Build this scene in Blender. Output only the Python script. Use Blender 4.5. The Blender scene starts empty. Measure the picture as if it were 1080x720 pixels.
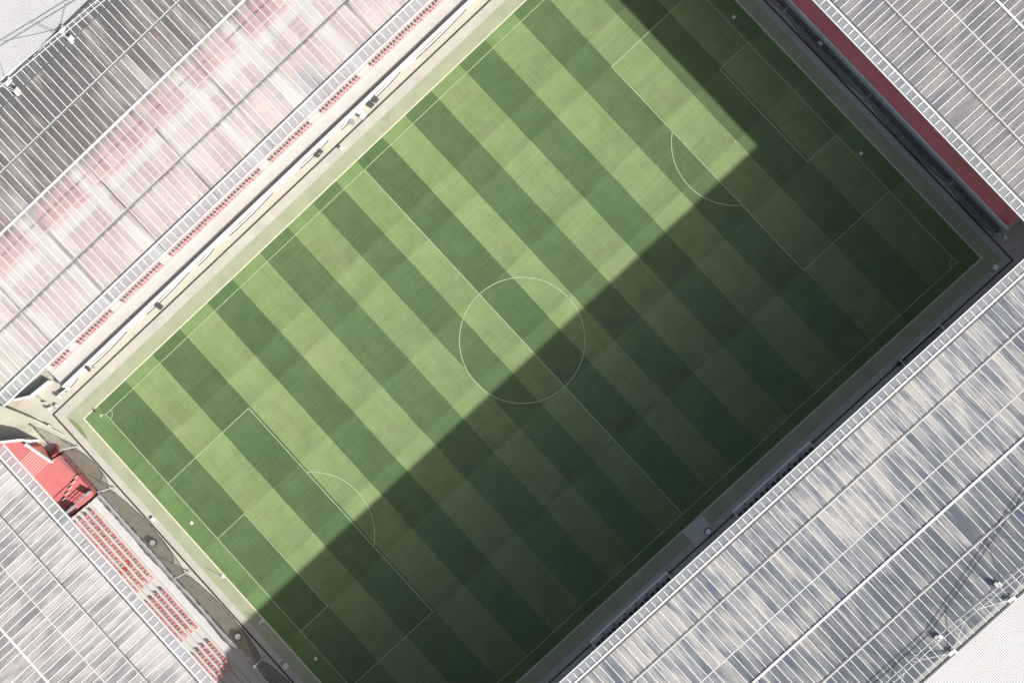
import bpy, bmesh, math, random
from mathutils import Vector, Matrix
random.seed(7)
sc = bpy.context.scene
COL = sc.collection
R = math.radians

# ------------------------------------------------------------------ materials
def nmat(name):
    m = bpy.data.materials.new(name); m.use_nodes = True
    nt = m.node_tree; nt.nodes.clear()
    return m, nt
class NT:
    def __init__(s, nt): s.t = nt
    def n(s, typ, **kw):
        nd = s.t.nodes.new(typ)
        for k, v in kw.items(): setattr(nd, k, v)
        return nd
    def link(s, a, b): s.t.links.new(a, b)
    def setin(s, nd, i, v):
        if hasattr(v, 'is_linked') or isinstance(v, bpy.types.NodeSocket): s.link(v, nd.inputs[i])
        else: nd.inputs[i].default_value = v
    def math(s, op, a, b=0.0, c=None, clamp=False):
        nd = s.n('ShaderNodeMath', operation=op); nd.use_clamp = clamp
        s.setin(nd, 0, a); s.setin(nd, 1, b)
        if c is not None: s.setin(nd, 2, c)
        return nd.outputs[0]
    def noise(s, vec, scale, detail=3.0, rough=0.55):
        nd = s.n('ShaderNodeTexNoise'); s.link(vec, nd.inputs['Vector'])
        nd.inputs['Scale'].default_value = scale; nd.inputs['Detail'].default_value = detail
        nd.inputs['Roughness'].default_value = rough
        return nd.outputs['Fac']
    def vec(s, v, op, b):
        nd = s.n('ShaderNodeVectorMath', operation=op); s.link(v, nd.inputs[0]); nd.inputs[1].default_value = b
        return nd.outputs[0]
    def mapr(s, v, a, b, c, d):
        nd = s.n('ShaderNodeMapRange'); s.link(v, nd.inputs[0])
        for i, x in enumerate((a, b, c, d)): nd.inputs[i+1].default_value = x
        return nd.outputs[0]
    def mixc(s, fac, a, b, typ='MIX'):
        nd = s.n('ShaderNodeMix', data_type='RGBA', blend_type=typ)
        s.setin(nd, 0, fac)
        for i, v in ((6, a), (7, b)):
            if isinstance(v, bpy.types.NodeSocket): s.link(v, nd.inputs[i])
            else: nd.inputs[i].default_value = (*v, 1)
        return nd.outputs[2]
    def comb(s, x, y, z=0.0):
        nd = s.n('ShaderNodeCombineXYZ')
        for i, v in enumerate((x, y, z)): s.setin(nd, i, v)
        return nd.outputs[0]
    def sep(s, v):
        nd = s.n('ShaderNodeSeparateXYZ'); s.link(v, nd.inputs[0]); return nd.outputs
    def coord(s, which='Object'):
        return s.n('ShaderNodeTexCoord').outputs[which]
    def ramp(s, fac, stops, interp='LINEAR'):
        nd = s.n('ShaderNodeValToRGB'); s.link(fac, nd.inputs[0])
        cr = nd.color_ramp; cr.interpolation = interp
        while len(cr.elements) < len(stops): cr.elements.new(0.5)
        for e, (p, v) in zip(cr.elements, stops):
            e.position = p; e.color = (v, v, v, 1) if not isinstance(v, tuple) else (*v, 1)
        return nd.outputs[0]
    def out(s, sh):
        o = s.n('ShaderNodeOutputMaterial'); s.link(sh, o.inputs[0])

def plain(name, col, rough=0.7, var=0.12, scale=0.6, metal=0.0, col2=None, spec=0.3):
    m, t = nmat(name); k = NT(t)
    p = k.n('ShaderNodeBsdfPrincipled')
    co = k.coord()
    a = k.noise(co, scale, 5, 0.6); b = k.noise(co, scale*9, 3, 0.6)
    f = k.math('ADD', k.math('MULTIPLY', a, 0.65), k.math('MULTIPLY', b, 0.35))
    f = k.mapr(f, 0.3, 0.7, 0, 1)
    lo = tuple(max(0, c*(1-var)) for c in col); hi = tuple(min(1, c*(1+var)) for c in col)
    if col2: lo = col2
    c = k.mixc(f, lo, hi)
    k.link(c, p.inputs['Base Color']); p.inputs['Roughness'].default_value = rough
    p.inputs['Metallic'].default_value = metal
    p.inputs['Specular IOR Level'].default_value = spec
    k.out(p.outputs[0]); return m

def pitch_mat():
    m, t = nmat('mown_turf'); k = NT(t)
    co = k.coord(); X, Y, Z = k.sep(co)
    # slightly wobbly mowing edges
    wob = k.math('MULTIPLY', k.math('SUBTRACT', k.noise(co, 0.25, 2), 0.5), 0.22)
    Xw = k.math('ADD', X, wob)
    fx = k.math('DIVIDE', k.math('ADD', Xw, 60), 120)
    B = [-53, -47.5, -42.1, -36.2, -30.9, -25.4, -20.1, -14.4, -9.2, -4.3, 0.0, 4.8, 9.6, 15, 20.2, 25.75, 31.15, 36.2, 42.0, 47.5, 53.0]
    #   medium outside goal line, then dark, light, ...
    st = [(0.0, 0.42)]
    lv = 0
    jit = [0.0, .05, -.04, .06, -.03, .02, .05, -.05, .03, 0, -.03, .05, .02, -.04, .03, 0, .05, -.02, .04, .02]
    for i, b in enumerate(B[:-1]):
        v = (0.06 if i % 2 == 0 else 0.92) + jit[i]
        if i >= 10: v = (0.06 if i % 2 == 0 else 0.92) + jit[i]
        st.append(((b+60)/120, max(0, v)))
    st.append(((53.0+60)/120, 0.36))
    s = k.ramp(fx, st, 'CONSTANT')
    sR = k.sep(s)[0] if False else k.n('ShaderNodeRGBToBW')
    k.link(s, sR.inputs[0]); sv = sR.outputs[0]
    # bands across the other way: darkest on the near side of each pass, paling along it
    fy = k.math('DIVIDE', k.math('ADD', Y, 40), 80)
    bands = [(-36.2, -20.2), (-20.2, -9.1), (-9.1, 0), (0, 9.1), (9.1, 20.3), (20.3, 25.2), (25.2, 36.2)]
    stops = []
    for a, b in bands:
        stops += [((a+40)/80+0.0015, 0.66), ((b+40)/80-0.0035, 0.36)]
    by = k.ramp(fy, stops)
    bw = k.n('ShaderNodeRGBToBW'); k.link(by, bw.inputs[0]); band = bw.outputs[0]
    # colours
    light = k.mixc(k.noise(co, 0.09, 4), (0.099, 0.160, 0.066), (0.139, 0.177, 0.083))
    dark = k.mixc(k.noise(co, 0.11, 4), (0.059, 0.112, 0.047), (0.082, 0.119, 0.055))
    c = k.mixc(sv, dark, light)
    # beyond the touchlines the surround is cut shorter and greener
    ay = k.math('ABSOLUTE', Y)
    outm = k.math('GREATER_THAN', ay, 34.15)
    c = k.mixc(k.math('MULTIPLY', outm, 0.42), c, (0.075, 0.130, 0.052))
    axm = k.math('GREATER_THAN', k.math('ABSOLUTE', X), 53.02)
    c = k.mixc(k.math('MULTIPLY', axm, 0.6), c, (0.092, 0.155, 0.060))
    # weave of fine mower lines in both directions + grain
    wx = k.noise(k.vec(co, 'MULTIPLY', (4.2, 0.10, 1)), 1.0, 4, 0.7)
    wy = k.noise(k.vec(co, 'MULTIPLY', (0.09, 4.4, 1)), 1.0, 4, 0.7)
    gr = k.noise(co, 5.0, 4, 0.7)
    pt = k.noise(co, 0.35, 4, 0.6)
    w = k.math('ADD', k.math('MULTIPLY', wx, 0.50), k.math('MULTIPLY', wy, 0.62))
    w = k.math('ADD', w, k.math('MULTIPLY', gr, 0.55)); w = k.math('ADD', w, k.math('MULTIPLY', pt, 0.55))
    w = k.math('ADD', w, k.math('MULTIPLY', k.math('SUBTRACT', 0.5, band), 0.78))
    mul = k.mapr(w, 0.55, 1.65, 0.54, 1.46)
    cc = k.n('ShaderNodeVectorMath', operation='SCALE'); k.link(c, cc.inputs[0]); k.link(mul, cc.inputs['Scale'])
    p = k.n('ShaderNodeBsdfPrincipled'); k.link(cc.outputs[0], p.inputs['Base Color'])
    p.inputs['Roughness'].default_value = 0.9; p.inputs['Specular IOR Level'].default_value = 0.1
    bp = k.n('ShaderNodeBump'); bp.inputs['Strength'].default_value = 0.35; bp.inputs['Distance'].default_value = 0.05
    k.link(k.noise(co, 9, 3, 0.7), bp.inputs['Height']); lean = k.mapr(sv, 0.0, 1.0, 0.150, -0.165)
    nv = k.n('ShaderNodeVectorMath', operation='NORMALIZE')
    k.link(k.comb(0.0, k.math('MULTIPLY', lean, k.mapr(k.noise(co, 0.4, 3), .3, .7, .8, 1.2)), 1.0), nv.inputs[0])
    k.link(nv.outputs[0], bp.inputs['Normal']); k.link(bp.outputs[0], p.inputs['Normal'])
    k.out(p.outputs[0]); return m

def roof_mat(name, clear_lo, clear_hi, warm=(0.47, 0.452, 0.42), cool=(0.225, 0.252, 0.315), tint=(0.84, 0.89, 1.0), seed=0.0, rear=0.16, front=-.07):
    """weathered translucent sheeting: pale dirt film over a see-through sheet"""
    m, t = nmat(name); k = NT(t)
    uv = k.n('ShaderNodeUVMap', uv_map='panel').outputs[0]
    U, V, _ = k.sep(uv)          # U in panels, V = section + fraction (metres in 2nd map)
    met = k.n('ShaderNodeUVMap', uv_map='metres').outputs[0]
    M, D, _ = k.sep(met)
    pid = k.math('FLOOR', U); sid = k.math('FLOOR', V)
    wn = k.n('ShaderNodeTexWhiteNoise', noise_dimensions='3D'); k.link(k.comb(pid, sid, seed+3.3), wn.inputs[0])
    r1 = wn.outputs['Value']
    # long soft streaks inside each panel; neighbouring panels weather differently
    st1 = k.noise(k.comb(k.math('MULTIPLY', pid, 3.71), k.math('MULTIPLY', D, 0.13), k.math('ADD', k.math('MULTIPLY', sid, 1.7), seed)), 1.0, 2, 0.5)
    st2 = k.noise(k.comb(k.math('MULTIPLY', M, 3.6), k.math('MULTIPLY', D, 0.22), k.math('ADD', k.math('MULTIPLY', sid, .45), seed+11)), 1.0, 4, 0.70)
    st3 = k.noise(k.comb(k.math('MULTIPLY', M, 0.55), k.math('MULTIPLY', D, 0.14), seed+44), 1.0, 3, 0.6)
    big = k.noise(k.comb(k.math('MULTIPLY', M, 0.06), k.math('MULTIPLY', D, 0.08), seed+20), 1.0, 3, 0.6)
    f = k.math('ADD', k.math('MULTIPLY', st1, 0.46), k.math('MULTIPLY', st2, 0.62))
    f = k.math('ADD', f, k.math('MULTIPLY', st3, 0.55)); f = k.math('ADD', f, k.math('MULTIPLY', big, 0.55))
    f = k.math('ADD', f, k.math('MULTIPLY', r1, 0.16))
    f = k.math('ADD', f, k.mapr(sid, 2.0, 6.0, front, rear))
    cl = k.mapr(f, 0.92, 1.34, clear_lo, clear_hi)
    cf = k.math('ADD', k.math('MULTIPLY', st3, .5), k.math('MULTIPLY', st2, .5))
    c = k.mixc(k.mapr(k.math('ADD', cf, k.math('MULTIPLY', f, .5)), .94, 1.20, 0, 1), warm, cool)
    fine = k.mapr(k.noise(k.comb(k.math('MULTIPLY', M, 6), k.math('MULTIPLY', D, 3.0), seed), 1.0, 2), 0.3, 0.7, 0.88, 1.1)
    cs = k.n('ShaderNodeVectorMath', operation='SCALE'); k.link(c, cs.inputs[0]); k.link(fine, cs.inputs['Scale']); c = cs.outputs[0]
    df = k.n('ShaderNodeBsdfDiffuse'); k.link(c, df.inputs[0])
    tr = k.n('ShaderNodeBsdfTranslucent'); k.link(c, tr.inputs[0])
    gl = k.n('ShaderNodeBsdfGlossy'); gl.inputs['Roughness'].default_value = 0.35; gl.inputs[0].default_value = (.8, .85, .9, 1)
    rf = k.n('ShaderNodeBsdfRefraction'); rf.inputs['IOR'].default_value = 1.06; rf.inputs['Roughness'].default_value = 0.45
    rf.inputs[0].default_value = (*tint, 1)
    m1 = k.n('ShaderNodeMixShader'); m1.inputs[0].default_value = 0.36; k.link(df.outputs[0], m1.inputs[1]); k.link(tr.outputs[0], m1.inputs[2])
    m2 = k.n('ShaderNodeMixShader'); k.link(cl, m2.inputs[0]); k.link(m1.outputs[0], m2.inputs[1]); k.link(rf.outputs[0], m2.inputs[2])
    m3 = k.n('ShaderNodeMixShader'); m3.inputs[0].default_value = 0.05; k.link(m2.outputs[0], m3.inputs[1]); k.link(gl.outputs[0], m3.inputs[2])
    k.out(m3.outputs[0]); return m

def net_mat(name, col, open_):
    m, t = nmat(name); k = NT(t)
    d = k.n('ShaderNodeBsdfDiffuse'); d.inputs[0].default_value = (*col, 1)
    tp = k.n('ShaderNodeBsdfTransparent'); mx = k.n('ShaderNodeMixShader')
    co = k.coord(); f = k.mapr(k.noise(co, 0.8, 3), 0.3, 0.7, open_-.08, open_+.08)
    k.link(f, mx.inputs[0]); k.link(d.outputs[0], mx.inputs[1]); k.link(tp.outputs[0], mx.inputs[2]); k.out(mx.outputs[0]); return m

def line_mat():
    m, t = nmat('line_paint'); k = NT(t); co = k.coord()
    c = k.mixc(k.mapr(k.noise(co, 3.0, 4, 0.7), 0.3, 0.7, 0, 1), (0.165, 0.225, 0.118), (0.30, 0.36, 0.235))
    p = k.n('ShaderNodeBsdfPrincipled'); k.link(c, p.inputs[0]); p.inputs['Roughness'].default_value = .9; k.out(p.outputs[0]); return m

def verge_mat():
    m, t = nmat('artificial_verge'); k = NT(t); co = k.coord()
    f = k.math('ADD', k.math('MULTIPLY', k.noise(co, 0.35, 5, .65), .6), k.math('MULTIPLY', k.noise(co, 6, 3, .7), .4))
    c = k.mixc(k.mapr(f, .35, .65, 0, 1), (0.200, 0.228, 0.148), (0.275, 0.290, 0.205))
    p = k.n('ShaderNodeBsdfPrincipled'); k.link(c, p.inputs[0]); p.inputs['Roughness'].default_value = .95; p.inputs['Specular IOR Level'].default_value = .1
    k.out(p.outputs[0]); return m

M = dict(
    pitch=pitch_mat(), line=line_mat(), verge=verge_mat(),
    edge=plain('turf_edging', (0.42, 0.42, 0.30), .9, .15, 1.5),
    apron=plain('pale_concrete', (0.325, 0.315, 0.29), .85, .14, .45),
    cream=plain('cream_concrete', (0.335, 0.32, 0.28), .85, .10, .35),
    ground=plain('old_concrete', (0.31, 0.295, 0.245), .9, .22, .3),
    asphalt=plain('dark_walkway', (0.34, 0.33, 0.30), .9, .2, .5),
    drain=plain('drain_grate', (0.045, 0.036, 0.03), .8, .3, 2),
    stand=plain('stand_concrete', (0.375, 0.367, 0.352), .85, .10, .5),
    deck=plain('grey_deck', (0.40, 0.40, 0.40), .8, .10, .7),
    white=plain('white_paint', (0.48, 0.48, 0.475), .5, .06, 1),
    rib=plain('white_rib', (0.50, 0.50, 0.485), .5, .08, .8),
    dark=plain('dark_steel', (0.055, 0.055, 0.06), .6, .3, 1.5),
    grey=plain('grey_steel', (0.20, 0.205, 0.215), .5, .15, 1.2),
    black=plain('black_paint', (0.02, 0.02, 0.022), .6, .3, 2),
    red=plain('red_floor', (0.40, 0.12, 0.12), .75, .10, .8),
    redcover=plain('red_cover', (0.74, 0.235, 0.225), .75, .12, .7),
    seat=plain('faded_red_seat', (0.48, 0.175, 0.19), .5, .10, 3),
    seatrow=plain('red_seat_rows', (0.47, 0.085, 0.11), .5, .25, .2),
    seatpale=plain('pale_seat_rows', (0.50, 0.31, 0.32), .5, .2, .2),
    vivid=plain('vivid_red_seat', (0.50, 0.035, 0.03), .45, .08, 3),
    corr=plain('corrugated_sheet', (0.365, 0.365, 0.37), .5, .05, .3),
    purl=plain('pale_purlin', (.40, .40, .39), .6, .1, 1),
    board=plain('blank_board', (.37, .37, .365), .5, .1, .6), wall=plain('white_wall', (.60, .60, .59), .7, .12, .6),
    joint=plain('sealant_joint', (.10, .10, .105), .7, .35, .8),
    chord=plain('galvanised_chord', (.36, .37, .38), .5, .1, 1),
    seatL=plain('red_plastic_seat', (0.49, 0.20, 0.215), .5, .10, 3),
    inside=plain('stand_interior', (0.16, 0.16, 0.17), .9, .3, .4),
    shelter=plain('shelter_grey', (0.70, 0.71, 0.73), .5, .12, 1.5),
    oliveR=net_mat('dark_net', (0.17, 0.165, 0.15), 0.50),
    olive=net_mat('olive_net', (0.085, 0.075, 0.055), 0.50),
    roofA=roof_mat('roof_sheet_far', 0.30, 0.76, warm=(.60, .57, .54), cool=(.42, .41, .425), tint=(.93, .93, .97), seed=0, rear=.24),
    roofB=roof_mat('roof_sheet_near', 0.02, 0.62, seed=40),
    roofC=roof_mat('roof_sheet_right', 0.22, 0.50, warm=(.385, .365, .355), cool=(.275, .27, .295), seed=80),
    roofD=roof_mat('roof_sheet_left', 0.16, 0.50, warm=(.60, .56, .55), cool=(.38, .37, .39), tint=(.93, .91, .95), front=-.12, seed=120),
    strip=roof_mat('glazed_strip', 0.25, 0.5, warm=(.40, .41, .42), cool=(.36, .38, .42), seed=160),
)
# ------------------------------------------------------------------ mesh helper
class MB:
    def __init__(s): s.v = []; s.f = []; s.mi = []; s.uv = []; s.uv2 = []
    def face(s, pts, mi=0, uv=None, uv2=None):
        b = len(s.v); s.v += [tuple(p) for p in pts]; s.f.append(tuple(range(b, b+len(pts)))); s.mi.append(mi)
        s.uv.append(uv); s.uv2.append(uv2)
    def box(s, a, b, mi=0, T=None, bottom=True):
        x0, y0, z0 = [min(p, q) for p, q in zip(a, b)]; x1, y1, z1 = [max(p, q) for p, q in zip(a, b)]
        c = [(x0,y0,z0),(x1,y0,z0),(x1,y1,z0),(x0,y1,z0),(x0,y0,z1),(x1,y0,z1),(x1,y1,z1),(x0,y1,z1)]
        s.hexa(c, mi, T, bottom)
    def hexa(s, c, mi=0, T=None, bottom=True):
        if T: c = [T(*p) for p in c]
        b = len(s.v); s.v += [tuple(p) for p in c]
        fs = [(4,5,6,7),(0,1,5,4),(1,2,6,5),(2,3,7,6),(3,0,4,7)]
        if bottom: fs.append((3,2,1,0))
        for f in fs:
            s.f.append(tuple(b+i for i in f)); s.mi.append(mi); s.uv.append(None); s.uv2.append(None)
    def prism(s, poly, z0, z1, mi=0):
        n = len(poly); b = len(s.v)
        zz0 = z0 if isinstance(z0, (list, tuple)) else [z0]*n
        zz1 = z1 if isinstance(z1, (list, tuple)) else [z1]*n
        s.v += [(p[0], p[1], z) for p, z in zip(poly, zz0)] + [(p[0], p[1], z) for p, z in zip(poly, zz1)]
        fs = [tuple(range(b+n, b+2*n)), tuple(range(b+n-1, b-1, -1))] + [(b+i, b+(i+1) % n, b+n+(i+1) % n, b+n+i) for i in range(n)]
        for f in fs: s.f.append(f); s.mi.append(mi); s.uv.append(None); s.uv2.append(None)
    def bar(s, p, q, w, h=None, mi=0):
        h = h or w; p = Vector(p); q = Vector(q); d = (q-p).normalized()
        up = Vector((0,0,1)) if abs(d.z) < .95 else Vector((1,0,0))
        sx = d.cross(up).normalized()*w/2; sy = sx.cross(d).normalized()*h/2
        c = [p-sx-sy, p+sx-sy, q+sx-sy, q-sx-sy, p-sx+sy, p+sx+sy, q+sx+sy, q-sx+sy]
        s.hexa(c, mi)
    def tube(s, path, r, n=8, mi=0, cap=True):
        path = [Vector(p) for p in path]; b = len(s.v); rs = r if isinstance(r, (list, tuple)) else [r]*len(path)
        for i, p in enumerate(path):
            d = (path[min(i+1, len(path)-1)]-path[max(i-1, 0)]).normalized()
            up = Vector((0,0,1)) if abs(d.z) < .95 else Vector((1,0,0))
            x = d.cross(up).normalized(); y = x.cross(d)
            for j in range(n):
                a = 2*math.pi*j/n; s.v.append(tuple(p+(x*math.cos(a)+y*math.sin(a))*rs[i]))
        for i in range(len(path)-1):
            for j in range(n):
                s.f.append((b+i*n+j, b+i*n+(j+1) % n, b+(i+1)*n+(j+1) % n, b+(i+1)*n+j)); s.mi.append(mi); s.uv.append(None); s.uv2.append(None)
        if cap:
            for k in (0, len(path)-1):
                s.f.append(tuple(b+k*n+j for j in range(n))); s.mi.append(mi); s.uv.append(None); s.uv2.append(None)
    def build(s, name, mats, parent=None, fix=True):
        me = bpy.data.meshes.new(name); me.from_pydata(s.v, [], s.f); me.validate()
        mats = mats if isinstance(mats, (list, tuple)) else [mats]
        for m in mats: me.materials.append(m)
        for p, i in zip(me.polygons, s.mi): p.material_index = i
        if any(u is not None for u in s.uv):
            for nm, src in (('panel', s.uv), ('metres', s.uv2)):
                L = me.uv_layers.new(name=nm)
                for p, u in zip(me.polygons, src):
                    for k, li in enumerate(p.loop_indices): L.data[li].uv = u[k] if u else (0, 0)
        if fix and not any(u is not None for u in s.uv):
            bm = bmesh.new(); bm.from_mesh(me); bmesh.ops.recalc_face_normals(bm, faces=bm.faces); bm.to_mesh(me); bm.free()
        o = bpy.data.objects.new(name, me); COL.objects.link(o)
        if parent: o.parent = parent
        return o
def tag(o, label=None, cat=None, group=None, kind=None):
    if label: o['label'] = label
    if cat: o['category'] = cat
    if group: o['group'] = group
    if kind: o['kind'] = kind
    return o
def empty(name, loc, label, cat, group=None, rz=0.0):
    o = bpy.data.objects.new(name, None); COL.objects.link(o); o.location = loc; o.rotation_euler = (0, 0, rz)
    o.empty_display_size = .5
    return tag(o, label, cat, group)
def copy_tree(o, parent=None):
    c = o.copy(); COL.objects.link(c)
    if parent: c.parent = parent
    for ch in list(o.children): copy_tree(ch, c)
    return c
def struct(mb, name, mat): return tag(mb.build(name, mat), kind='structure')
def rect(mb, x0, y0, x1, y1, z, mi=0): mb.face([(x0,y0,z),(x1,y0,z),(x1,y1,z),(x0,y1,z)], mi)
def ring(mb, ox, oy, ix, iy, z, mi=0):
    """flat rectangular frame, outer half sizes ox,oy - inner ix,iy; each side (x-,x+,y-,y+) may differ"""
    (oa, ob, oc, od), (ia, ib, ic, id_) = ox, ix
    rect(mb, oa, oc, ob, ic, z, mi); rect(mb, oa, id_, ob, od, z, mi); rect(mb, oa, ic, ia, id_, z, mi); rect(mb, ib, ic, ob, id_, z, mi)

# ------------------------------------------------------------------ ground, pitch, markings
g = MB(); rect(g, -3000, -3000, 3000, 3000, -0.03); struct(g, 'ground', M['ground'])
PX, PY = 55.75, 35.8
p = MB(); rect(p, -PX, -PY, PX, PY, 0.0); struct(p, 'pitch', M['pitch'])
e = MB(); ring(e, (-PX-.22, PX+.22, -PY-.2, PY+.2), None, (-PX, PX, -PY, PY), None, 0.0); struct(e, 'turf_edging', M['edge'])
vg = MB(); VO = (-57.75, 57.75, -37.95, 37.95); ring(vg, VO, None, (-PX-.22, PX+.22, -PY-.2, PY+.2), None, -0.004); struct(vg, 'turf_verge', M['verge'])
ap = MB(); DI = (-58.75, 58.68, -38.95, 39.40); ring(ap, DI, None, VO, None, 0.0); struct(ap, 'concrete_apron', M['apron'])
dr = MB(); DO = (-59.03, 58.94, -39.2, 39.68); ring(dr, DO, None, DI, None, -0.02); struct(dr, 'drain_channel', M['drain'])
cw = MB(); rect(cw, -64.0, 39.68, 80, 44.2, 0.0); rect(cw, -66.9, -75, -59.03, 39.68, 0.0)
struct(cw, 'cream_walkway', M['cream'])
rk = MB(); rect(rk, 58.94, -39, 59.78, 80, 0.0); struct(rk, 'pale_kerb_strip', M['apron'])
rw = MB(); rect(rw, 59.78, -39, 63.5, 80, 0.0); rect(rw, 58.94, -75, 63.5, -39, 0.0); rect(rw, -59.03, -50, 58.94, -39.2, 0.0); struct(rw, 'dark_walkway', M['asphalt'])
pa = MB(); rect(pa, -1.75, -38.93, 1.95, -35.95, 0.006); struct(pa, 'tunnel_apron', plain('worn_asphalt', (.40, .40, .385), .9, .15, .8))
HX, HY = 52.95, 34.1
L = MB(); W = 0.115; ZL = 0.008
def ln(x0, y0, x1, y1, w=W):
    d = Vector((x1-x0, y1-y0)).normalized(); n = Vector((-d.y, d.x))*w/2; e = d*w/2*0
    L.face([(x0-n.x, y0-n.y, ZL), (x1-n.x, y1-n.y, ZL), (x1+n.x, y1+n.y, ZL), (x0+n.x, y0+n.y, ZL)])
def arc(cx, cy, r, a0, a1, n=48, w=W):
    for i in range(n):
        a = a0+(a1-a0)*i/n; b = a0+(a1-a0)*(i+1)/n
        L.face([(cx+(r-w/2)*math.cos(a), cy+(r-w/2)*math.sin(a), ZL), (cx+(r+w/2)*math.cos(a), cy+(r+w/2)*math.sin(a), ZL),
                (cx+(r+w/2)*math.cos(b), cy+(r+w/2)*math.sin(b), ZL), (cx+(r-w/2)*math.cos(b), cy+(r-w/2)*math.sin(b), ZL)])
h = W/2
for s in (-1, 1):
    ln(-HX-h, s*HY, HX+h, s*HY); ln(s*HX, -HY+h, s*HX, HY-h)
    bx = s*(HX-16.5); ln(bx, -20.16-h, bx, 20.16+h)
    sx = s*(HX-5.5); ln(sx, -9.16-h, sx, 9.16+h)
    for q in (-1, 1):
        ln(s*(HX-h), q*20.16, bx+s*h, q*20.16); ln(s*(HX-h), q*9.16, sx+s*h, q*9.16)
        a = {(1, 1): (math.pi, 1.5*math.pi), (-1, 1): (1.5*math.pi, 2*math.pi), (-1, -1): (0, .5*math.pi), (1, -1): (.5*math.pi, math.pi)}[(s, q)]
        arc(s*HX, q*HY, 1.0, a[0]+.06, a[1]-.06, 12)
    cxp = s*(HX-11); t0 = math.acos(5.5/9.15)
    c0 = math.pi if s > 0 else 0
    arc(cxp, 0, 9.15, c0-t0+.007, c0+t0-.007, 40)
    arc(cxp, 0, .09, 0, 2*math.pi, 10, .1)
ln(0, -HY+h, 0, -9.15-h); ln(0, -9.15+h, 0, -.17); ln(0, .17, 0, 9.15-h); ln(0, 9.15+h, 0, HY-h)
arc(0, 0, 9.15, 0.007, math.pi-.007, 60); arc(0, 0, 9.15, math.pi+.007, 2*math.pi-.007, 60); arc(0, 0, .09, 0, 2*math.pi, 10, .1)
struct(L, 'pitch_marking', M['line'])
sm = MB()
rect(sm, -57.74, 12.6, -55.98, 12.8, .003); rect(sm, -20.36, -37.94, -20.24, -36.02, .003); rect(sm, 13.42, 36.03, 13.56, 37.93, .003); rect(sm, 30.52, -37.94, 30.62, -36.02, .003)
rect(sm, 55.98, 4.0, 57.74, 4.1, .003)
struct(sm, 'verge_marking', M['line'])
wp = MB()  # darker green polygon laid on the verge at the left corner
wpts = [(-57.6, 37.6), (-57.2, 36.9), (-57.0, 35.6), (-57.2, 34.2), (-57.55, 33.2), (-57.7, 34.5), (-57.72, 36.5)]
wp.face([(x, y, .004) for x, y in wpts]); struct(wp, 'dark_verge_patch', plain('dark_verge', (.135, .16, .085), .95, .35, 1.5))

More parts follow.
